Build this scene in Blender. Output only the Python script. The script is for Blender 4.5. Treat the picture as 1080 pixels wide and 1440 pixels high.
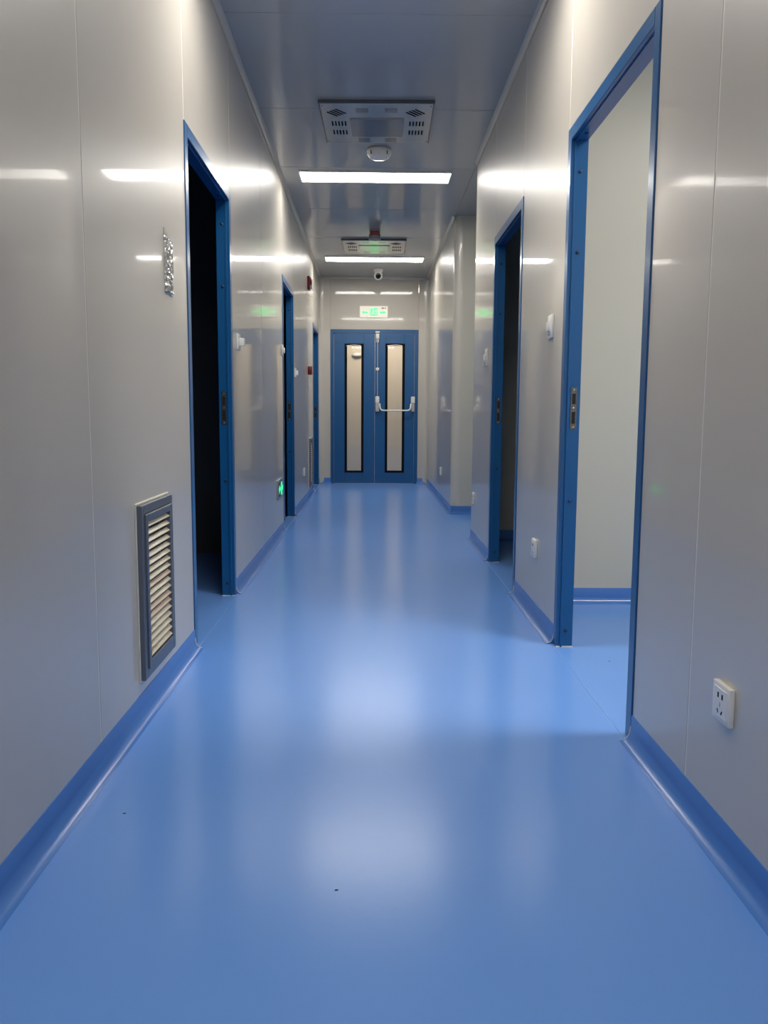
import bpy, bmesh, math
from mathutils import Vector, Matrix
from math import sin, cos, pi, radians

for o in list(bpy.data.objects):
    bpy.data.objects.remove(o, do_unlink=True)
S = bpy.context.scene
COL = S.collection

# ---------------------------------------------------------------- camera
F_PX, PITCH, YAW, ROLL = 1157.8, 0.117535, 0.015704, 0.005840
CAM_H = 0.97
fw = Vector((sin(YAW)*cos(PITCH), cos(YAW)*cos(PITCH), -sin(PITCH)))
rt = Vector((cos(YAW), -sin(YAW), 0)); up = rt.cross(fw)
r2 = cos(ROLL)*rt + sin(ROLL)*up; u2 = -sin(ROLL)*rt + cos(ROLL)*up
cam_data = bpy.data.cameras.new('camera')
cam_data.sensor_fit = 'VERTICAL'; cam_data.sensor_height = 36.0
cam_data.lens = F_PX/1440*36.0
cam_data.clip_start = 0.02; cam_data.clip_end = 60
cam = bpy.data.objects.new('camera', cam_data); COL.objects.link(cam)
M3 = Matrix((r2, u2, -fw)).transposed()
cam.matrix_world = Matrix.Translation((0, 0, CAM_H)) @ M3.to_4x4()
S.camera = cam

# ---------------------------------------------------------------- world, exposure
W = bpy.data.worlds.new('world'); S.world = W; W.use_nodes = True
W.node_tree.nodes['Background'].inputs[0].default_value = (0.02, 0.022, 0.026, 1)
W.node_tree.nodes['Background'].inputs[1].default_value = 1.0
S.view_settings.view_transform = 'Standard'
S.view_settings.look = 'None'
S.view_settings.gamma = 1.0
S.view_settings.use_curve_mapping = False
S.view_settings.exposure = 0.65
LAMP = 20.0            # strength of the corridor panel lights
LAMP_ROOM = 19.0        # the lamp in the open side room
LAMP_BEYOND = 14.0      # the lamp in the lobby behind the double door

# ---------------------------------------------------------------- materials
MATS = {}
def mat(name, col, rough=0.5, metal=0.0, spec=0.5, coat=0.0, coat_r=0.05, emit=0.0,
        trans=0.0, ior=1.5, noise=0.0, nscale=(40, 40, 40), bump=0.0, bscale=(200, 200, 200), bdist=0.001,
        rvar=0.0):
    m = bpy.data.materials.new(name); m.use_nodes = True
    nt = m.node_tree; b = nt.nodes['Principled BSDF']
    b.inputs['Base Color'].default_value = (*col, 1)
    b.inputs['Roughness'].default_value = rough
    b.inputs['Metallic'].default_value = metal
    b.inputs['Specular IOR Level'].default_value = spec
    b.inputs['IOR'].default_value = ior
    b.inputs['Coat Weight'].default_value = coat
    b.inputs['Coat Roughness'].default_value = coat_r
    b.inputs['Transmission Weight'].default_value = trans
    if emit:
        b.inputs['Emission Color'].default_value = (*col, 1)
        b.inputs['Emission Strength'].default_value = emit
    tc = nt.nodes.new('ShaderNodeTexCoord')
    def noise_node(scale, det=3):
        mp = nt.nodes.new('ShaderNodeMapping'); mp.inputs['Scale'].default_value = scale
        nt.links.new(tc.outputs['Object'], mp.inputs['Vector'])
        n = nt.nodes.new('ShaderNodeTexNoise'); n.inputs['Scale'].default_value = 1.0
        n.inputs['Detail'].default_value = det
        nt.links.new(mp.outputs[0], n.inputs['Vector'])
        return n
    if noise or rvar:
        n = noise_node(nscale)
    if noise:
        mx = nt.nodes.new('ShaderNodeMix'); mx.data_type = 'RGBA'
        mx.inputs['A'].default_value = (*[c*(1-noise) for c in col], 1)
        mx.inputs['B'].default_value = (*[min(1, c*(1+noise)) for c in col], 1)
        nt.links.new(n.outputs['Fac'], mx.inputs['Factor'])
        nt.links.new(mx.outputs['Result'], b.inputs['Base Color'])
    if rvar:
        mr = nt.nodes.new('ShaderNodeMapRange')
        mr.inputs['To Min'].default_value = max(0, rough-rvar); mr.inputs['To Max'].default_value = rough+rvar
        nt.links.new(n.outputs['Fac'], mr.inputs['Value'])
        nt.links.new(mr.outputs[0], b.inputs['Roughness'])
    if bump:
        n2 = noise_node(bscale, 2)
        bp = nt.nodes.new('ShaderNodeBump'); bp.inputs['Strength'].default_value = bump
        bp.inputs['Distance'].default_value = bdist
        nt.links.new(n2.outputs['Fac'], bp.inputs['Height'])
        nt.links.new(bp.outputs[0], b.inputs['Normal'])
        nt.links.new(bp.outputs[0], b.inputs['Coat Normal'])
    MATS[name] = m
    return m

mat('panel', (.555, .52, .46), rough=.36, spec=.5, coat=.66, coat_r=.048, noise=.02, nscale=(3, 3, .6),
    bump=.02, bscale=(160, 160, 4), bdist=.0004)
mat('ceiling_panel', (.36, .37, .37), rough=.36, spec=.5, coat=.65, coat_r=.09, noise=.02, nscale=(3, .6, 3))
mat('room_panel', (.54, .53, .46), rough=.4, spec=.4, noise=.02, nscale=(3, 3, .6))
mat('lobby_panel', (.58, .51, .42), rough=.45, noise=.03, nscale=(3, 3, .6))
mat('room_shade_grey', (.10, .10, .10), rough=.6, noise=.05, nscale=(3, 3, .6))  # wall colour darkened to stand in for shade in the unlit left rooms
mat('sealant', (.72, .70, .64), rough=.45)
mat('vinyl', (.138, .312, .75), rough=.22, spec=.28, noise=.04, nscale=(1.6, 1.0, 1), bump=.30, bscale=(38, 38, 38),
    bdist=.0012)
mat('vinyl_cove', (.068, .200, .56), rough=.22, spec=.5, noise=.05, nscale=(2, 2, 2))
mat('vinyl_weld', (.165, .335, .72), rough=.35)
mat('blue_paint', (.006, .095, .265), rough=.30, spec=.5, coat=.25, coat_r=.12, noise=.04, nscale=(5, 5, 2))
mat('blue_dark', (.008, .03, .10), rough=.45)
mat('aluminium', (.62, .62, .60), rough=.32, metal=.85)
mat('trim_profile', (.55, .525, .47), rough=.28, spec=.5, coat=.4)
mat('grille_frame', (.17, .19, .22), rough=.38, metal=.55, noise=.06, nscale=(20, 20, 4))
mat('grille_slat', (.66, .61, .50), rough=.38, metal=.25)
mat('grille_slat_aged', (.58, .47, .38), rough=.45, metal=.2)
mat('black', (.006, .006, .007), rough=.5)
mat('rubber', (.006, .006, .007), rough=.8, spec=.15)
mat('lamp', (1.0, .955, .88), rough=.5, emit=LAMP)
mat('lamp_room', (1.0, .955, .88), rough=.5, emit=LAMP_ROOM)
mat('lamp_beyond', (1.0, .88, .74), rough=.5, emit=LAMP_BEYOND)
mat('lamp_frame', (.75, .74, .71), rough=.35, metal=.3)
mat('stainless', (.66, .63, .57), rough=.20, metal=.7, noise=.06, nscale=(3, 90, 3))
mat('stainless_dark', (.20, .20, .20), rough=.18, metal=.75)
mat('purifier_glass', (.34, .34, .33), rough=.14, metal=.6)
mat('white_plastic', (.78, .77, .73), rough=.32, coat=.2)
mat('grey_plastic', (.30, .30, .31), rough=.4)
mat('mid_plastic', (.46, .47, .48), rough=.4)
mat('slot', (.006, .006, .008), rough=.9, spec=.1)
mat('red_plastic', (.22, .006, .010), rough=.35)
mat('red_bright', (.45, .03, .04), rough=.35)
mat('lens_black', (.004, .004, .005), rough=.08)
mat('glass', (.96, .98, .97), rough=.02, trans=1.0, ior=1.45)
mat('film', (.93, .93, .91), rough=.12, trans=.85, ior=1.35, bump=.6, bscale=(60, 60, 22), bdist=.006)
mat('steel_plate', (.42, .40, .37), rough=.3, metal=.85, noise=.25, nscale=(30, 30, 14))
mat('sign_white', (.85, .80, .70), rough=.4, emit=.22)
mat('sign_green', (.06, .85, .22), rough=.4, emit=1.0)
mat('sign_green_bright', (.03, .9, .28), rough=.4, emit=.9)
mat('sign_dark', (.02, .05, .03), rough=.3)
mat('panic_white', (.80, .79, .74), rough=.35, coat=.2)
mat('panic_rod', (.60, .61, .63), rough=.3, metal=.6)

# ---------------------------------------------------------------- mesh helpers
def new_bm(): return bmesh.new()
def add_box(bm, x0, x1, y0, y1, z0, z1, bevel=0.0, seg=1):
    v = [bm.verts.new((x, y, z)) for x in (x0, x1) for y in (y0, y1) for z in (z0, z1)]
    q = [(0, 1, 3, 2), (4, 6, 7, 5), (0, 4, 5, 1), (2, 3, 7, 6), (0, 2, 6, 4), (1, 5, 7, 3)]
    fs = [bm.faces.new([v[i] for i in f]) for f in q]
    if bevel:
        es = list({e for f in fs for e in f.edges})
        bmesh.ops.bevel(bm, geom=es, offset=bevel, segments=seg, affect='EDGES', profile=.5)
    return bm
def box(x0, x1, y0, y1, z0, z1, bevel=0.0, seg=1):
    return add_box(new_bm(), x0, x1, y0, y1, z0, z1, bevel, seg)
def add_prism(bm, pts, d, origin=(0, 0, 0), ax=((1, 0, 0), (0, 0, 1), (0, 1, 0))):
    """pts in (u,v), extruded by d along the third axis"""
    U, V, N = (Vector(a) for a in ax); o = Vector(origin)
    a = [bm.verts.new(o+U*u+V*v) for u, v in pts]
    b = [bm.verts.new(o+U*u+V*v+N*d) for u, v in pts]
    n = len(pts)
    bm.faces.new(a); bm.faces.new(b[::-1])
    for i in range(n):
        bm.faces.new((a[i], b[i], b[(i+1) % n], a[(i+1) % n]))
    return bm
def add_lathe(bm, prof, c=(0, 0, 0), axis='Z', n=32, sign=1):
    """prof: (r, h) pairs; axis Z or X or Y"""
    rings = []
    def P(r, h, t):
        p, q = r*cos(t), r*sin(t)
        if axis == 'Z': return (c[0]+p, c[1]+q, c[2]+sign*h)
        if axis == 'X': return (c[0]+sign*h, c[1]+p, c[2]+q)
        return (c[0]+p, c[1]+sign*h, c[2]+q)
    for r, h in prof:
        if r < 1e-6: rings.append([bm.verts.new(P(0, h, 0))])
        else: rings.append([bm.verts.new(P(r, h, 2*pi*i/n)) for i in range(n)])
    for A, B in zip(rings, rings[1:]):
        for i in range(n):
            j = (i+1) % n
            if len(A) == 1 and len(B) == 1: continue
            if len(A) == 1: bm.faces.new((A[0], B[i], B[j]))
            elif len(B) == 1: bm.faces.new((A[i], B[0], A[j]))
            else: bm.faces.new((A[i], B[i], B[j], A[j]))
    for R in (rings[0], rings[-1]):
        if len(R) > 1: bm.faces.new(R)
    return bm
def add_tube(bm, pts, r, n=10):
    pts = [Vector(p) for p in pts]; rings = []
    for i, p in enumerate(pts):
        t = (pts[min(i+1, len(pts)-1)]-pts[max(i-1, 0)]).normalized()
        a = t.cross(Vector((.31, .95, .07))).normalized(); b = t.cross(a)
        rings.append([bm.verts.new(p+r*(cos(2*pi*k/n)*a+sin(2*pi*k/n)*b)) for k in range(n)])
    for A, B in zip(rings, rings[1:]):
        for k in range(n): bm.faces.new((A[k], B[k], B[(k+1) % n], A[(k+1) % n]))
    bm.faces.new(rings[0]); bm.faces.new(rings[-1][::-1])
    return bm
def obj(name, bm, m, parent=None, smooth=False):
    bmesh.ops.recalc_face_normals(bm, faces=bm.faces)
    me = bpy.data.meshes.new(name); bm.to_mesh(me); bm.free()
    if smooth:
        for p in me.polygons: p.use_smooth = True
        try: me.set_sharp_from_angle(angle=radians(35))
        except Exception: pass
    me.materials.append(MATS[m])
    o = bpy.data.objects.new(name, me); COL.objects.link(o)
    if parent: o.parent = parent
    return o
def tag(o, label, cat=None, group=None, kind=None):
    o['label'] = label
    if cat: o['category'] = cat
    if group: o['group'] = group
    if kind: o['kind'] = kind
    return o
def empty(name, loc=(0, 0, 0)):
    o = bpy.data.objects.new(name, None); COL.objects.link(o); o.location = loc
    o.empty_display_size = .05
    return o
def shift(o, root):
    """parts are modelled in scene coordinates; keep them there under a root that stands elsewhere"""
    o.parent = root; o.matrix_parent_inverse = Matrix.Translation(root.location).inverted()
    return o
def part(name, bm, m, root, smooth=False):
    return shift(obj(name, bm, m, None, smooth), root)
def sub(name, bm, m, par, smooth=False):
    o = obj(name, bm, m, None, smooth); o.parent = par     # par carries its offset already
    # chain of parent inverses: par's own transform is identity in scene space
    return o

# ---------------------------------------------------------------- measurements (metres)
A, B = 0.732, 0.786          # wall faces at x = -A and x = B
H = 2.85                     # ceiling
D = 11.65                    # end wall face
T = 0.05                     # panel thickness
Y0 = -3.0                    # corridor start behind the viewer
GAP = .006
LD = [(3.35, 4.40), (6.88, 7.85), (10.40, 11.45)]       # door openings in the left wall (outer frame)
RD = [(2.37, 3.43), (4.42, 5.44)]                       # door openings in the right wall
DH = 2.10                    # outer height of the door frames
ALC0, ALC1 = 6.42, 8.07      # side passage in the right wall

# ---------------------------------------------------------------- floor
floor = obj('floor', box(-6.9, 3.9, Y0-.1, 15.0, -.06, 0), 'vinyl')
tag(floor, 'glossy blue vinyl floor running down the corridor', 'floor', kind='structure')
for y0, y1 in LD:
    obj('weld_seam', box(-A+.012, -A+.0155, y0, y1, 0, .0006), 'vinyl_weld', floor)
for y0, y1 in RD:
    obj('weld_seam', box(B-.0155, B-.012, y0, y1, 0, .0006), 'vinyl_weld', floor)

# ---------------------------------------------------------------- ceiling
ceil = obj('ceiling', box(-6.9, 3.9, Y0-.1, 15.0, H+.012, H+.08), 'ceiling_panel')
tag(ceil, 'grey glossy metal panel ceiling of the corridor', 'ceiling', kind='structure')
cy = [Y0-.1, -1.96, -.74, .48, 1.70, 2.92, 4.14, 5.36, 6.58, 7.86, 9.08, 10.30, D]
for y0, y1 in zip(cy, cy[1:]):
    x1 = B
    if y0 < ALC0+.3 and y1 > ALC0+.4: x1 = B
    obj('ceiling_panel', box(-A, x1, y0+.002, y1-.002, H, H+.012, .0015), 'ceiling_panel', ceil)
obj('ceiling_panel', box(B+.003, 3.2, ALC0-.02, ALC1+.02, H, H+.012, .0015), 'ceiling_panel', ceil)

# ---------------------------------------------------------------- walls of the corridor
def side_wall(name, label, face, sgn, bounds, doors, y_from, y_to):
    """face: x of the visible face, sgn: direction away from the corridor. Root mesh = the sealant in the joints."""
    x_out = face + sgn*T
    xa, xb = min(face, x_out), max(face, x_out)
    bm = new_bm()
    g = .0008
    fx0, fx1 = sorted((face+sgn*g, face+sgn*(T-.002)))
    for y in bounds[1:-1]:
        z0 = 0
        for d0, d1 in doors:
            if d0-.02 < y < d1+.02: z0 = DH
        add_box(bm, fx0, fx1, y-GAP/2, y+GAP/2, z0, H)
    root = obj(name, bm, 'sealant')
    tag(root, label, 'wall', kind='structure')
    for y0, y1 in zip(bounds, bounds[1:]):
        z0 = 0
        for d0, d1 in doors:
            if y0 >= d0-.02 and y1 <= d1+.02: z0 = DH
        obj('wall_panel', box(xa, xb, y0+GAP/2, y1-GAP/2, z0, H, .0015), 'panel', root)
    return root
LB = [Y0, -1.37, -.19, .99, 2.167, 3.35, 4.40, 5.58, 6.88, 7.85, 9.28, 10.40, 11.45, D+.05]
side_wall('wall_left', 'grey glossy panel wall on the left with three dark open doorways', -A, -1, LB, LD, Y0, D)
RB = [Y0, -1.6, -.41, .77, 1.954, 2.37, 3.43, 4.42, 5.44, ALC0]
side_wall('wall_right', 'grey glossy panel wall on the right with two open doorways', B, 1, RB, RD, Y0, ALC0)
FB = [ALC1+.08, 9.30, 10.48, D+.05]
side_wall('wall_right_far', 'far stretch of right panel wall beyond the side passage', B, 1, FB, [], ALC1, D)

# end wall: three panels around the double door
DX0, DX1, DZ = -.575, .648, 2.145
we = obj('wall_end', box(DX0-.004, DX1+.004, D+.002, D+T-.002, DZ, DZ+.004), 'sealant')
tag(we, 'pale grey end wall around the blue double door', 'wall', kind='structure')
for x0, x1, z0, z1 in ((-A, DX0-.001, 0, H), (DX1+.001, B, 0, H), (DX0+.001, DX1-.001, DZ+.004, H)):
    obj('wall_panel', box(x0, x1, D, D+T, z0, z1, .001), 'panel', we)
wb = obj('wall_back', box(-A, B, Y0-.05, Y0, 0, H), 'panel')
tag(wb, 'panel wall closing the corridor behind the viewer', 'wall', kind='structure')

# side passage on the right
ap = obj('wall_passage', box(B+.082, 3.2, ALC1, ALC1+T, 0, H, .001), 'room_panel')
tag(ap, 'pale wall of the side passage facing down the corridor', 'wall', kind='structure')
an = obj('wall_passage_near', box(B+T, 3.2, ALC0-T, ALC0, 0, H, .001), 'room_panel')
tag(an, 'near wall of the side passage, seen edge on', 'wall', kind='structure')
ae = obj('wall_passage_end', box(3.2, 3.25, ALC0-T, ALC1+T, 0, H), 'room_panel')
tag(ae, 'end wall of the side passage', 'wall', kind='structure')

# rooms behind the doorways
def room_wall(name, label, *b, m='room_panel'):
    o = obj(name, box(*b), m); tag(o, label, 'wall', kind='structure'); return o
R1B = 4.20
room_wall('wall_room_back', 'pale back wall of the lit room through the near right doorway', B+T, 3.4, R1B, R1B+T, 0, H)
room_wall('wall_room_side', 'far side wall of the lit room on the right', 3.4, 3.45, .55, R1B+T, 0, H)
room_wall('wall_room_front', 'front wall of the lit room on the right', B+T, 3.4, .55, .60, 0, H)
room_wall('wall_dark_room_side', 'side wall of the dark room through the second right doorway', 3.4, 3.45, R1B+T, ALC0-T, 0, H)
room_wall('wall_left_rooms_outer', 'outer wall of the dark rooms on the left', -6.85, -6.8, 1.9, 12.2, 0, H, m='room_shade_grey')
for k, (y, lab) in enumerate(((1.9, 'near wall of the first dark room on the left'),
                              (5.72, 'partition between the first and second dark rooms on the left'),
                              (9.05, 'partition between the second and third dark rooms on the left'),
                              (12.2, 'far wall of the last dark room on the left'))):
    room_wall('wall_partition_left', lab, -6.85, -A-T, y, y+T, 0, H, m='room_shade_grey')

# lobby behind the double door
room_wall('wall_lobby_back', 'beige wall seen through the panes of the double door', -1.9, 2.0, 13.55, 13.60, 0, H, m='lobby_panel')
room_wall('wall_lobby_left', 'left wall of the lobby behind the double door', -1.95, -1.9, D+T, 13.6, 0, H)
room_wall('wall_lobby_right', 'right wall of the lobby behind the double door', 2.0, 2.05, D+T, 13.6, 0, H)
for x0, x1 in ((-1.9, -A-.001), (B+.001, 2.0)):
    room_wall('wall_lobby_front', 'front wall of the lobby beside the double door', x0, x1, D+.002, D+T, 0, H)

# ---------------------------------------------------------------- coved skirting
SK = .08
prof = [(0, 0), (0, SK), (.0018, SK), (.0028, SK-.002), (.0032, .036)]
for i in range(1, 15):
    t = pi/2*i/14
    prof.append((.0032+.033*(1-cos(t)), .036-.0356*sin(t)))
prof.append((.0365, 0))
def skirting(name, label, p0, p1, inward, ends=(True, True)):
    """profile swept from p0 to p1 (xy), inward = xy direction into the room"""
    p0, p1, n = Vector((*p0, 0)), Vector((*p1, 0)), Vector((*inward, 0))
    d = p1-p0
    bm = new_bm()
    add_prism(bm, prof, d.length, p0, (n, (0, 0, 1), d.normalized()))
    o = obj(name, bm, 'vinyl_cove', None, True)
    tag(o, label, 'skirting', kind='structure')
    for on, q, s in ((ends[0], p0, 1), (ends[1], p1, -1)):
        if on:
            b2 = new_bm()
            e = d.normalized()
            add_tube(b2, [q+n*.003+Vector((0, 0, .045))-e*s*.001, q+n*.006+Vector((0, 0, .022))-e*s*.001,
                          q+n*.014+Vector((0, 0, .008))-e*s*.001, q+n*.030+Vector((0, 0, .002))-e*s*.001], .0016, 6)
            obj('sealant_bead', b2, 'sealant', o, True)
    return o
skirting('baseboard_left', 'blue coved skirting below the near louvred grille', (-A, Y0), (-A, LD[0][0]), (1, 0), (False, True))
skirting('baseboard_left', 'blue coved skirting between the first two left doorways', (-A, LD[0][1]), (-A, LD[1][0]), (1, 0))
skirting('baseboard_left', 'blue coved skirting below the far louvred grille', (-A, LD[1][1]), (-A, LD[2][0]), (1, 0))
skirting('baseboard_left', 'short blue coved skirting in the far left corner', (-A, LD[2][1]), (-A, D), (1, 0), (True, False))
skirting('baseboard_right', 'blue coved skirting below the nearest socket on the right', (B, Y0), (B, RD[0][0]), (-1, 0), (False, True))
skirting('baseboard_right', 'blue coved skirting between the two right doorways', (B, RD[0][1]), (B, RD[1][0]), (-1, 0))
skirting('baseboard_right', 'blue coved skirting between second right doorway and side passage', (B, RD[1][1]), (B, ALC0), (-1, 0), (True, False))
skirting('baseboard_right', 'blue coved skirting of the far right wall', (B, ALC1+.0), (B, D), (-1, 0), (False, False))
skirting('baseboard_end', 'short blue coved skirting left of the double door', (-A, D), (DX0+.012, D), (0, -1), (False, False))
skirting('baseboard_end', 'short blue coved skirting right of the double door', (DX1-.012, D), (B, D), (0, -1), (False, False))
skirting('baseboard_passage', 'blue coved skirting across the side passage wall', (B-.002, ALC1), (3.2, ALC1), (0, -1), (False, False))
skirting('baseboard_room', 'blue coved skirting seen through the near right doorway', (B+T, R1B), (3.4, R1B), (0, -1), (False, False))
skirting('baseboard_dark_room', 'blue coved skirting in the dark room on the right', (B+T, ALC0-T), (3.2, ALC0-T), (0, -1), (False, False))

# ---------------------------------------------------------------- ceiling coving and corner profiles
def coving(name, label, p0, p1, inward, r=.028):
    pts = [(0, 0), (0, -r), (.003, -r), (.003, -r+.003)]
    for i in range(0, 7):
        t = pi/2*i/6
        pts.append((r-(r-.004)*cos(t), -r+(r-.004)*sin(t)))
    pts += [(r, -.003), (r, 0)]
    p0, p1, n = Vector((*p0, H)), Vector((*p1, H)), Vector((*inward, 0)); d = p1-p0
    bm = add_prism(new_bm(), pts, d.length, p0, (n, (0, 0, 1), d.normalized()))
    o = obj(name, bm, 'trim_profile', None, True)
    return tag(o, label, 'coving', kind='structure')
coving('trim_1', 'metal coving between left wall and ceiling', (-A, Y0), (-A, D), (1, 0))
coving('trim_2', 'metal coving between near right wall and ceiling', (B, Y0), (B, ALC0), (-1, 0))
coving('trim_3', 'metal coving between far right wall and ceiling', (B, ALC1), (B, D), (-1, 0))
coving('trim_4', 'metal coving above the end wall', (-A, D), (B, D), (0, -1))
def corner(name, label, cx, cy, sx, sy, r=.05):
    """concave quarter profile in an inside corner at (cx,cy); sx, sy point into the room"""
    pts = [(0, 0), (r+.012, 0), (r+.012, .003)]
    for i in range(0, 9):
        t = pi/2*i/8
        pts.append((r-(r-.004)*sin(t), r-(r-.004)*cos(t)))
    pts += [(.003, r+.012), (0, r+.012)]
    bm = add_prism(new_bm(), pts, H-.03, (cx, cy, 0), ((sx, 0, 0), (0, sy, 0), (0, 0, 1)))
    o = obj(name, bm, 'trim_profile', None, True)
    return tag(o, label, 'corner profile', kind='structure')
corner('trim_5', 'rounded corner profile left of the double door', -A, D, 1, -1)
corner('trim_6', 'rounded corner profile right of the double door', B, D, -1, -1)
# outside corner of the side passage: a rounded column profile
pts = [(0, 0), (.082, 0), (.082, .05)]
r = .08
pts = [(.082, 0)]
for i in range(0, 11):
    t = pi/2*i/10
    pts.append((r-r*sin(t), r-r*cos(t)))
pts += [(.05, .08), (.05, .05), (.082, .05)]
oc = obj('trim_7', add_prism(new_bm(), pts, H, (B, ALC1, 0), ((1, 0, 0), (0, 1, 0), (0, 0, 1))), 'trim_profile', None, True)
tag(oc, 'rounded outside corner profile at the side passage', 'corner profile', kind='structure')

# ---------------------------------------------------------------- open door frames in the side walls
FW, FD = .05, .066      # frame face width and depth
def door_frame(name, label, face, sgn, y0, y1, dark=False):
    """face x, sgn away from the corridor"""
    root = empty(name, (face, (y0+y1)/2, 0)); tag(root, label, 'door frame', kind='structure')
    xa, xb = sorted((face-sgn*.004, face+sgn*FD))
    part('jamb', box(xa, xb, y0, y0+FW, 0, DH, .002), 'blue_paint', root)
    far = part('jamb', box(xa, xb, y1-FW, y1, 0, DH, .002), 'blue_paint', root)
    part('head', box(xa, xb, y0+FW, y1-FW, DH-FW, DH, .002), 'blue_paint', root)
    # stop strip, set back in the reveal
    sx0, sx1 = sorted((face+sgn*.012, face+sgn*.020))
    bm = new_bm()
    add_box(bm, sx0, sx1, y1-FW-.006, y1-FW, 0, DH-FW)
    add_box(bm, sx0, sx1, y0+FW, y0+FW+.006, 0, DH-FW)
    add_box(bm, sx0, sx1, y0+FW+.006, y1-FW-.006, DH-FW-.006, DH-FW)
    part('stop', bm, 'blue_paint', root)
    # lock strike plate on the far jamb
    yf = y1-FW
    p0, p1 = sorted((face+sgn*.026, face+sgn*.052))
    zc = 1.00
    sp = part('strike_plate', box(p0, p1, yf-.0025, yf, zc-.085, zc+.085, .001), 'stainless_dark', root)
    for za, zb in ((.018, .060), (-.062, -.014)):
        sub('latch_hole', box(p0+.006, p1-.006, yf-.0032, yf-.0022, zc+za, zc+zb), 'black', sp)
    for zs in (-.076, .076, .002):
        sub('screw', add_lathe(new_bm(), [(.004, 0), (.003, .0012), (0, .0014)], ((p0+p1)/2, yf-.0024, zc+zs), 'Y', 10, -1), 'aluminium', sp)
    # rubber buffers
    bx = face+sgn*.036
    for z in (.07, .62, 1.62, 1.93):
        part('buffer', add_lathe(new_bm(), [(.008, 0), (.008, .003), (.004, .005), (0, .005)], (bx, yf, z), 'Y', 14, -1), 'blue_dark', root)
    for y in (y0+FW+.08, y1-FW-.08):
        part('buffer', add_lathe(new_bm(), [(.008, 0), (.008, .003), (.004, .005), (0, .005)], (bx, y, DH-FW), 'Z', 14, -1), 'blue_dark', root)
    # sealant at the foot of the jambs
    bm = new_bm()
    for ya, yb in ((y0+.002, y0+FW), (y1-FW-.004, y1-.004)):
        add_box(bm, xa+.001, xb, ya-.002, yb+.002, 0, .0035)
    part('foot_sealant', bm, 'sealant', root)
    return root
door_frame('door_1', 'blue metal frame of the nearest dark doorway on the left', -A, -1, *LD[0])
door_frame('door_2', 'blue frame of the second left doorway beside the low green sign', -A, -1, *LD[1])
door_frame('door_3', 'blue frame of the farthest left doorway by the end wall', -A, -1, *LD[2])
door_frame('door_4', 'tall blue metal frame of the near right doorway into a lit room', B, 1, *RD[0])
door_frame('door_5', 'blue frame of the second right doorway into a dark room', B, 1, *RD[1])

# ---------------------------------------------------------------- double door in the end wall
IX0, IX1, IZ = -.530, .597, 2.095
MX = .044
d6 = empty('door_6', ((DX0+DX1)/2, D, 0))
tag(d6, 'blue double door with two tall narrow panes and a panic bar', 'door', kind='structure')
FY = D-.008
part('jamb', box(DX0, IX0, FY, D+T, 0, DZ, .002), 'blue_paint', d6)
part('jamb', box(IX1, DX1, FY, D+T, 0, DZ, .002), 'blue_paint', d6)
part('head', box(IX0, IX1, FY, D+T, IZ, DZ, .002), 'blue_paint', d6)
LY0, LY1 = D-.002, D+.040
def leaf(x0, x1, wx0, wx1, wz0, wz1):
    bm = new_bm()
    add_box(bm, x0, wx0, LY0, LY1, .006, IZ-.003, .0015)
    add_box(bm, wx1, x1, LY0, LY1, .006, IZ-.003, .0015)
    add_box(bm, wx0, wx1, LY0, LY1, .006, wz0)
    add_box(bm, wx0, wx1, LY0, LY1, wz1, IZ-.003)
    lf = part('leaf', bm, 'blue_paint', d6)
    g = .034
    bm = new_bm()
    add_box(bm, wx0, wx0+g, LY0-.004, LY1+.004, wz0, wz1, .001)
    add_box(bm, wx1-g, wx1, LY0-.004, LY1+.004, wz0, wz1, .001)
    add_box(bm, wx0+g, wx1-g, LY0-.004, LY1+.004, wz0, wz0+g*.8, .001)
    add_box(bm, wx0+g, wx1-g, LY0-.004, LY1+.004, wz1-g*.8, wz1, .001)
    sub('gasket', bm, 'rubber', lf)
    sub('pane', box(wx0+g, wx1-g, D+.014, D+.020, wz0+g*.8, wz1-g*.8), 'glass', lf)
    # bent strip of peeling film along the top of the pane
    bm = new_bm()
    w = wx1-wx0-2*g
    add_prism(bm, [(0, 0), (w*.55, .014), (w, .004), (w, -.004), (w*.55, .006), (0, -.008)], .004,
              (wx0+g-.008, LY0-.010, wz1-.026))
    sub('film_strip', bm, 'aluminium', lf)
    return lf
leaf(IX0+.003, MX-.0015, -.379, -.112, .155, 1.950)
rl = leaf(MX+.0015, IX1-.003, .189, .462, .157, 1.954)
# panic bar: one part of the door with its own pieces
PB = new_bm()
py = LY0
bx0, bx1 = .112, .550
zb, zt = 1.030, 1.125
arc = [(bx0, py-.045, zt), (bx0+.004, py-.06, zt-.04), (bx0+.012, py-.075, zb+.022), (bx0+.03, py-.08, zb+.004), (bx0+.06, py-.08, zb)]
arc2 = [(bx1-(x-bx0), y, z) for x, y, z in reversed(arc)]
add_tube(PB, arc+arc2, .011, 12)
pb = part('panic_bar', PB, 'panic_white', d6, True)
for x in (.080, .577):
    sub('housing', box(x-.028, x+.028, py-.055, py, 1.13, 1.225, .010, 3), 'panic_white', pb, True)
    sub('housing_base', box(x-.026, x+.026, py-.045, py, 1.015, 1.13, .007, 2), 'mid_plastic', pb, True)
sub('rod', add_tube(new_bm(), [(.080, py-.022, 1.222), (.080, py-.022, 2.02)], .0075, 10), 'panic_rod', pb, True)
sub('rod_guide', box(.058, .102, py-.034, py, 1.585, 1.62, .004, 2), 'panic_white', pb, True)
sub('latch', box(.056, .104, py-.05, py, 2.015, 2.085, .006, 2), 'panic_white', pb, True)
sub('latch_base', box(.060, .100, py-.04, py, 1.965, 2.014, .004, 2), 'mid_plastic', pb, True)
sub('strike', box(.050, .110, FY-.03, FY, 2.097, 2.118, .003, 1), 'panic_white', pb, True)

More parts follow.
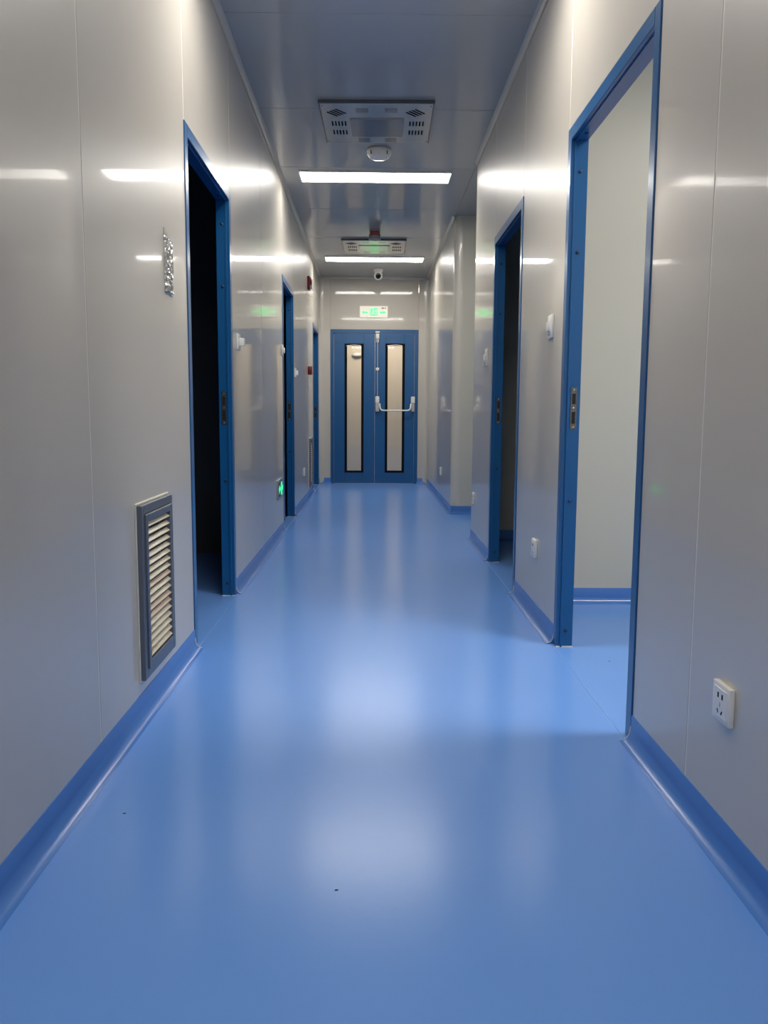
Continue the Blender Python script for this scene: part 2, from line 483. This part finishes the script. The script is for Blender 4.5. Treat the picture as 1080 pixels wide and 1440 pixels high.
# ---------------------------------------------------------------- ceiling panel lights
def panel_light(label, xc, yc, m, w=1.2, d=.29, grp='flat panel lights on the ceilings'):
    root = empty('panel_light', (xc, yc, H)); tag(root, label, 'ceiling light', grp)
    x0, x1, y0, y1 = xc-w/2, xc+w/2, yc-d/2, yc+d/2
    e = .012
    bm = new_bm()
    z0, z1 = H-.014, H
    add_box(bm, x0, x0+e, y0, y1, z0, z1, .001); add_box(bm, x1-e, x1, y0, y1, z0, z1, .001)
    add_box(bm, x0+e, x1-e, y0, y0+e, z0, z1, .001); add_box(bm, x0+e, x1-e, y1-e, y1, z0, z1, .001)
    part('frame', bm, 'lamp_frame', root)
    part('diffuser', box(x0+e, x1-e, y0+e, y1-e, H-.011, H-.001), m, root)
    return root
panel_light('nearer of the two glowing panel lights in view, just past the white detector', .022, 6.80, 'lamp')
panel_light('farther of the two glowing panel lights in view, just before the security camera', .028, 10.28, 'lamp')
panel_light('white panel light on the corridor ceiling just above the top of the view', .022, 3.32, 'lamp')
panel_light('white panel light on the corridor ceiling over the viewer', .022, -.16, 'lamp')
panel_light('white panel light in the lit room through the near right doorway', 2.1, 2.35, 'lamp_room', 1.2, .6)
panel_light('white panel light in the lobby behind the double door', .1, 12.7, 'lamp_beyond', 1.2, .6)

# ---------------------------------------------------------------- air purifiers on the ceiling
def purifier(label, xc, y0, y1, w=.70, rz=0):
    yc = (y0+y1)/2; d = y1-y0
    root = empty('air_purifier', (xc, yc, H)); tag(root, label, 'air purifier', 'square steel air purifiers on the ceiling')
    zb = H-.022
    X = lambda u: (u-.5)*w
    Y = lambda v: (v-.5)*d
    def p(name, bm, m, sm=False):
        o = obj(name, bm, m, root, sm); return o
    hz = -.022
    p('body', box(-w/2, w/2, -d/2, d/2, hz, 0, .003), 'stainless')
    p('front_lip', box(-w/2-.008, w/2+.008, -d/2-.008, -d/2, hz, 0, .001), 'stainless_dark')
    p('side_lip', box(-w/2-.006, -w/2, -d/2, d/2, hz, 0), 'stainless_dark')
    p('side_lip', box(w/2, w/2+.006, -d/2, d/2, hz, 0), 'stainless_dark')
    c = p('screen', box(X(.25), X(.75), Y(.34), Y(.80), hz-.006, hz+.002, .002), 'purifier_glass')
    for u in (.37, .63):
        for v in (.15, .91):
            p('window', box(X(u-.055), X(u+.055), Y(v-.05), Y(v+.05), hz-.0015, hz+.001), 'purifier_glass')
    first = None
    for u0 in (.08, .80):
        for v in (.47, .70):
            for k in range(5):
                if first is None:
                    s = first = p('slot', box(0, .010, -.055*d, .055*d, -.001, .001), 'slot')
                else:
                    s = first.copy(); COL.objects.link(s); s.parent = root
                s.location = (X(u0+k*.030), Y(v), hz)
    for u0 in (.145, .855):
        bm = new_bm()
        for k in range(4):
            cx, cy_ = X(u0)-.045*(k-1.5)/1.5*.6, Y(.20)+.040*(k-1.5)/1.5*.6
            add_prism(bm, [(cx-.030, cy_-.036), (cx-.030-.009, cy_-.036+.008), (cx+.030-.009, cy_+.036+.008), (cx+.030, cy_+.036)],
                      .002, (0, 0, hz-.001), ((1, 0, 0), (0, 1, 0), (0, 0, 1)))
        p('diamond_vent', bm, 'slot')
    for u in (.02, .98):
        for v in (.05, .95):
            p('screw', add_lathe(new_bm(), [(.006, 0), (.005, .002), (0, .003)], (X(u), Y(v), hz), 'Z', 10, -1), 'stainless_dark')
    root.rotation_euler.z = rz
    return root
purifier('square steel air purifier nearer the viewer, above the white detector', .028, 5.21, 5.93, .69, radians(-1.0))
purifier('square steel air purifier farther away, tinted green by the exit sign', .022, 9.14, 9.86, .69, radians(-.8))

# ---------------------------------------------------------------- ceiling devices
dt = empty('motion_detector', (.046, 6.13, H)); tag(dt, 'white bowl-shaped detector between near purifier and panel light', 'detector')
obj('base', add_lathe(new_bm(), [(0, 0), (.088, 0), (.090, .008), (.086, .012), (0, .012)], (0, 0, 0), 'Z', 40, -1), 'grey_plastic', dt, True)
obj('cover', add_lathe(new_bm(), [(.086, .010), (.087, .020), (.082, .040), (.070, .058), (.058, .066), (.03, .069), (0, .070)], (0, 0, 0), 'Z', 40, -1), 'white_plastic', dt, True)
for a in (-2.35, -.8):
    x, y = .081*cos(a), .081*sin(a)
    obj('slit', box(x-.003, x+.003, y-.006, y+.006, -.050, -.018), 'slot', dt)

sd = empty('smoke_alarm', (.026, 8.72, H)); tag(sd, 'grey ceiling alarm with red bands before the farther purifier', 'smoke alarm')
obj('base', add_lathe(new_bm(), [(0, 0), (.056, 0), (.056, .018), (0, .018)], (0, 0, 0), 'Z', 32, -1), 'grey_plastic', sd, True)
obj('red_band', add_lathe(new_bm(), [(0, .018), (.053, .018), (.053, .040), (0, .040)], (0, 0, 0), 'Z', 32, -1), 'red_bright', sd, True)
obj('body', add_lathe(new_bm(), [(0, .040), (.056, .040), (.066, .080), (.062, .096), (.04, .104), (0, .104)], (0, 0, 0), 'Z', 32, -1), 'grey_plastic', sd, True)
obj('lower_ring', add_lathe(new_bm(), [(.058, .046), (.0605, .052), (.061, .057), (.0575, .061)], (0, 0, 0), 'Z', 32, -1), 'red_plastic', sd, True)

dc = empty('dome_camera', (.080, 11.02, H)); tag(dc, 'white turret security camera with black lens above the exit sign', 'security camera')
obj('base', add_lathe(new_bm(), [(0, 0), (.060, 0), (.062, .010), (.056, .03), (.050, .040), (0, .040)], (0, 0, 0), 'Z', 32, -1), 'white_plastic', dc, True)
bm = new_bm(); bmesh.ops.create_uvsphere(bm, u_segments=28, v_segments=18, radius=.058, matrix=Matrix.Translation((0, 0, -.078)))
ball = obj('ball', bm, 'white_plastic', dc, True)
bm = new_bm()
add_lathe(bm, [(0, .046), (.036, .046), (.036, .055), (.031, .058), (.018, .060), (0, .061)], (0, 0, 0), 'Y', 24, -1)
bmesh.ops.rotate(bm, verts=bm.verts, cent=(0, 0, 0), matrix=Matrix.Rotation(radians(14), 3, 'X'))
bmesh.ops.translate(bm, verts=bm.verts, vec=(0, 0, -.078))
obj('lens', bm, 'lens_black', ball, True)

# ---------------------------------------------------------------- exit sign over the double door
SX0, SX1, SZ0, SZ1 = -.170, .219, 2.303, 2.460
es = empty('exit_sign', ((SX0+SX1)/2, D, SZ0)); tag(es, 'lit white exit sign with green arrows above the double door', 'exit sign')
w, hh = SX1-SX0, SZ1-SZ0
obj('housing', box(-w/2, w/2, -.028, 0, 0, hh, .003), 'sign_white', es)
yy = -.0295
def sgn_poly(name, pts, m='sign_green'):
    return obj(name, add_prism(new_bm(), pts, .0015, (0, yy, 0)), m, es)
for s in (-1, 1):
    ar = [(-.045, 0), (-.015, .030), (-.015, .012), (.040, .012), (.040, -.012), (-.015, -.012), (-.015, -.030)]
    sgn_poly('arrow', [(s*.122+(u if s < 0 else -u), hh*.45+v) for u, v in ar])
obj('pictogram', box(-.058, .058, yy, -.028, hh*.16, hh*.84), 'sign_green', es)
# the running figure and doorway in white on the green field
yy = -.0308
fig = [[(-.048, .030), (-.040, .030), (-.040, .118), (.002, .118), (.002, .126), (-.048, .126)],
       [(-.030, .040), (-.022, .036), (-.012, .060), (.002, .052), (.006, .036), (.014, .038), (.010, .060), (-.004, .070),
        (.002, .088), (.016, .082), (.020, .088), (.002, .100), (-.014, .098), (-.026, .084), (-.022, .078), (-.012, .088), (-.018, .068)],
       [(.024, .036), (.032, .036), (.032, .118), (.024, .118)], [(.040, .036), (.047, .036), (.047, .118), (.040, .118)]]
for f in fig: obj('figure', add_prism(new_bm(), f, .0014, (0, yy, 0)), 'sign_white', es)
hd = add_lathe(new_bm(), [(.008, 0), (.008, .0014), (0, .0014)], (-.002, -.0294, .112), 'Y', 14, -1)
obj('figure', hd, 'sign_white', es)
yy = -.0295
sgn_poly('red_mark', [(.108, .122), (.140, .122), (.140, .136), (.108, .136)], 'red_plastic')
sgn_poly('red_mark', [(.147, .124), (.170, .124), (.170, .133), (.147, .133)], 'red_bright')

# low-level green sign on the left wall
lx = -A
le = empty('low_exit_sign', (lx, 6.53, .305)); tag(le, 'steel framed low exit light glowing green beside second left doorway', 'exit sign')
obj('frame', box(0, .012, -.17, .17, 0, .155, .003), 'aluminium', le)
sc = obj('screen', box(.010, .0135, -.145, .145, .022, .133), 'sign_dark', le)
def lpoly(pts): obj('pictogram', add_prism(new_bm(), pts, .0015, (.0135, 0, 0), ((0, 1, 0), (0, 0, 1), (1, 0, 0))), 'sign_green_bright', sc)
lpoly([(.02, .026), (.085, .026), (.085, .128), (.02, .128)])
lpoly([(-.125, .078), (-.085, .112), (-.085, .090), (-.02, .090), (-.02, .066), (-.085, .066), (-.085, .044)])
lpoly([(.095, .060), (.135, .060), (.135, .096), (.095, .096)])

# ---------------------------------------------------------------- louvred return-air grilles in the left wall
def grille(label, y0, y1, z0, z1, n, aged=()):
    root = empty('louvred_grille', (-A, (y0+y1)/2, z0)); tag(root, label, 'air grille', 'louvred return air grilles in the left wall')
    x = -A
    def ring(xa, xb, ya, yb, za, zb, w, bev=.002):
        bm = new_bm()
        add_box(bm, xa, xb, ya, ya+w, za, zb, bev); add_box(bm, xa, xb, yb-w, yb, za, zb, bev)
        add_box(bm, xa, xb, ya+w, yb-w, za, za+w, bev); add_box(bm, xa, xb, ya+w, yb-w, zb-w, zb, bev)
        return bm
    part('outer_frame', ring(x, x+.020, y0, y1, z0, z1, .030), 'grille_frame', root)
    part('inner_frame', ring(x, x+.026, y0+.031, y1-.031, z0+.031, z1-.031, .024), 'grille_frame', root)
    bm = new_bm(); g = .006
    part('edge_trim', ring(x, x+.005, y0-g, y1+g, z0-g, z1+g, g, .001), 'sealant', root)
    ya, yb, za, zb = y0+.056, y1-.056, z0+.056, z1-.056
    part('back_plate', box(x, x+.002, ya-.02, yb+.02, za-.02, zb+.02), 'black', root)
    pitch = (zb-za)/n
    sl = None; sa = None
    for k in range(n):
        zc = za+pitch*(k+.5)
        if sl is None:
            bm = new_bm()
            # blade sloping down towards the corridor, slightly thickened lip
            add_prism(bm, [(.0105, .0060), (.0215, -.0030), (.0225, -.0050), (.0205, -.0050), (.0100, .0040)], yb-ya, (0, ya-(y0+y1)/2, 0),
                      ((1, 0, 0), (0, 0, 1), (0, 1, 0)))
            s = obj('slat', bm, 'grille_slat', root); sl = s
        else:
            s = sl.copy(); COL.objects.link(s); s.parent = root
            if k in aged:
                if sa is None:
                    sa = sl.data.copy(); sa.materials.clear(); sa.materials.append(MATS['grille_slat_aged'])
                s.data = sa
        s.location = (0, 0, zc-z0)
    for f in (.22, .70):
        yr = ya+(yb-ya)*f
        part('rod', box(x+.004, x+.009, yr-.004, yr+.004, za, zb), 'grille_frame', root)
    return root
grille('large grey framed louvred grille with beige slats near the viewer', 2.545, 2.945, .125, .685, 18, (5, 6, 9))
grille('distant louvred grille beside the farthest left doorway', 9.62, 10.02, .115, .690, 18)

# ---------------------------------------------------------------- sockets and switches
def wall_plate(name, face, sgn, yc, zc, size=.086, prot=.010, h=None):
    """local frame: x out of the wall (into the corridor)"""
    root = empty(name, (face, yc, zc))
    if sgn > 0: root.rotation_euler.z = pi         # right wall: faces -x
    h = h or size
    obj('plate', box(0, prot, -size/2, size/2, -h/2, h/2, .0025, 2), 'white_plastic', root, True)
    return root
def socket(label, face, sgn, yc, zc, detail=True):
    r = wall_plate('wall_socket', face, sgn, yc, zc, .086, .013)
    tag(r, label, 'socket', 'white wall sockets')
    obj('insert', box(.012, .0145, -.031, .031, -.033, .033, .001), 'white_plastic', r)
    px = .0142
    for y in (-.0105, .0105):
        obj('pin_hole', box(px-.001, px+.0006, y-.0035, y+.0035, .010, .022), 'slot', r)
    ax = ((0, 1, 0), (0, 0, 1), (1, 0, 0))
    for yc2, zc2, ang in ((0, -.004, 0), (-.010, -.020, .55), (.010, -.020, -.55)):
        pts = [(yc2+u*cos(ang)-v*sin(ang), zc2+u*sin(ang)+v*cos(ang)) for u, v in ((-.0022, -.005), (.0022, -.005), (.0022, .005), (-.0022, .005))]
        obj('pin_hole', add_prism(new_bm(), pts, .0016, (px-.001, 0, 0), ax), 'grey_plastic' if ang == 0 else 'slot', r)
    return r
socket('nearest white wall socket, low on the right wall in the foreground', B, 1, 1.745, .342)
socket('white wall socket between the two right doorways', B, 1, 3.875, .342)
socket('white wall socket between second right doorway and side passage', B, 1, 6.25, .340)
socket('white wall socket on the far right wall beyond the side passage', B, 1, 9.27, .343)
socket('white wall socket beside the distant grille on the left wall', -A, -1, 8.93, .352)

def switch(label, face, sgn, yc, zc, rocker=.008, h=.086, lean=True):
    r = wall_plate('light_switch', face, sgn, yc, zc, .086, .010, h)
    tag(r, label, 'switch', 'white switches beside the doorways')
    obj('bezel', box(.009, .0125, -.033, .033, -.034, .034, .0012), 'white_plastic', r)
    obj('rocker', box(.010, .012+rocker, -.018, .018, -.024, .020, .004, 2), 'white_plastic', r, True)
    return r
switch('white switch with projecting button beyond the first left doorway', -A, -1, 4.58, 1.36, .026)
switch('white switch just before the second left doorway', -A, -1, 6.80, 1.485, .014)
switch('white switch just past the second left doorway', -A, -1, 7.99, 1.365, .018)
sw = switch('white switch between the two right doorways', B, 1, 3.655, 1.357, .010, .100)
obj('indicator', box(.010, .012, -.030, -.014, -.036, .020), 'grey_plastic', sw)
sw = switch('white key-card switch between second right doorway and side passage', B, 1, 5.69, 1.362, .012, .118)
obj('card_slot', box(.010, .026, -.020, .020, -.060, -.030, .002), 'mid_plastic', sw)

# ---------------------------------------------------------------- fire alarm devices on the left wall
fa = empty('fire_alarm', (-A, 9.62, 2.45)); tag(fa, 'red fire alarm sounder high on the left wall', 'fire alarm')
obj('back_box', box(0, .030, -.06, .06, -.075, .075, .006, 2), 'red_plastic', fa, True)
obj('horn', add_lathe(new_bm(), [(.044, .028), (.046, .044), (.036, .050), (.020, .044), (0, .044)], (0, 0, .024), 'X', 24), 'red_plastic', fa, True)
obj('strobe', box(.028, .056, -.040, .040, -.062, -.024, .006, 2), 'white_plastic', fa, True)
cp = empty('call_point', (-A, 9.62, 1.47)); tag(cp, 'red manual call point on left wall above distant grille', 'call point')
obj('box', box(0, .045, -.047, .047, -.047, .047, .004, 2), 'red_plastic', cp, True)
obj('press_panel', box(.044, .047, -.033, .033, -.030, .026, .001), 'red_bright', cp)
tj = empty('phone_jack', (-A, 9.62, 1.335)); tag(tj, 'small white jack plate below the red call point', 'jack plate')
obj('plate', box(0, .012, -.035, .035, -.05, .05, .003, 2), 'white_plastic', tj, True)
obj('port', box(.011, .0135, -.012, .012, -.012, .012, .001), 'mid_plastic', tj)

# ---------------------------------------------------------------- film-covered steel plate on the left wall
fp = empty('film_covered_plate', (-A, 3.04, 1.50)); tag(fp, 'narrow steel plate under crumpled clear film before first left doorway', 'wall plate')
obj('plate', box(0, .004, -.048, .048, -.098, .085, .0015), 'steel_plate', fp)
obj('top_tab', add_prism(new_bm(), [(-.055, .088), (.020, .088), (.010, .100), (-.050, .118)], .003, (0, 0, 0), ((0, 1, 0), (0, 0, 1), (1, 0, 0))), 'steel_plate', fp)
import random
random.seed(4)
bm = new_bm(); NY, NZ = 10, 22
gv = []
for i in range(NY+1):
    row = []
    for k in range(NZ+1):
        y = -.056+.112*i/NY; z = -.106+.200*k/NZ
        edge = i in (0, NY) or k in (0, NZ)
        x = .0015 if edge else .007+.004*random.random()+.0025*sin(7*i+.8*k)*cos(1.3*k)
        row.append(bm.verts.new((x, y+(random.random()-.5)*.004, z+(random.random()-.5)*.004)))
    gv.append(row)
for i in range(NY):
    for k in range(NZ):
        bm.faces.new((gv[i][k], gv[i+1][k], gv[i+1][k+1], gv[i][k+1]))
bmesh.ops.solidify(bm, geom=bm.faces[:], thickness=.0006)
obj('film', bm, 'film', fp)

# something round on the lobby wall, seen through the left pane
ov = empty('wall_lamp', (-.235, 13.55, 1.93)); tag(ov, 'oval fitting on beige wall seen through the left pane', 'wall lamp')
obj('rim', add_lathe(new_bm(), [(.085, 0), (.09, .02), (.075, .035), (0, .035)], (0, 0, 0), 'Y', 32, -1), 'mid_plastic', ov, True)
obj('cover', add_lathe(new_bm(), [(.060, .034), (.05, .05), (0, .056)], (0, 0, 0), 'Y', 32, -1), 'white_plastic', ov, True)
for c in ov.children: c.scale.z = .42

# ---------------------------------------------------------------- specks of dirt lying on the floor
for x, y, lab in ((-.599, 1.918, 'tiny dark speck on the blue floor near the left skirting'),
                  (-.068, 1.589, 'tiny dark speck on the blue floor in the foreground middle'),
                  (-.067, 5.555, 'tiny dark speck far down the middle of the blue floor'),
                  (.951, 3.173, 'tiny dark speck on the floor inside the near right doorway')):
    bm = new_bm()
    add_prism(bm, [(-.004, -.001), (-.001, -.002), (.003, -.001), (.004, .001), (0, .002), (-.003, .001)], .0010, (0, 0, 0),
              ((1, 0, 0), (0, 1, 0), (0, 0, 1)))
    sp = obj('dirt_speck', bm, 'slot'); sp.location = (x, y, 0)
    tag(sp, lab, 'dirt speck', 'specks of dirt on the floor')
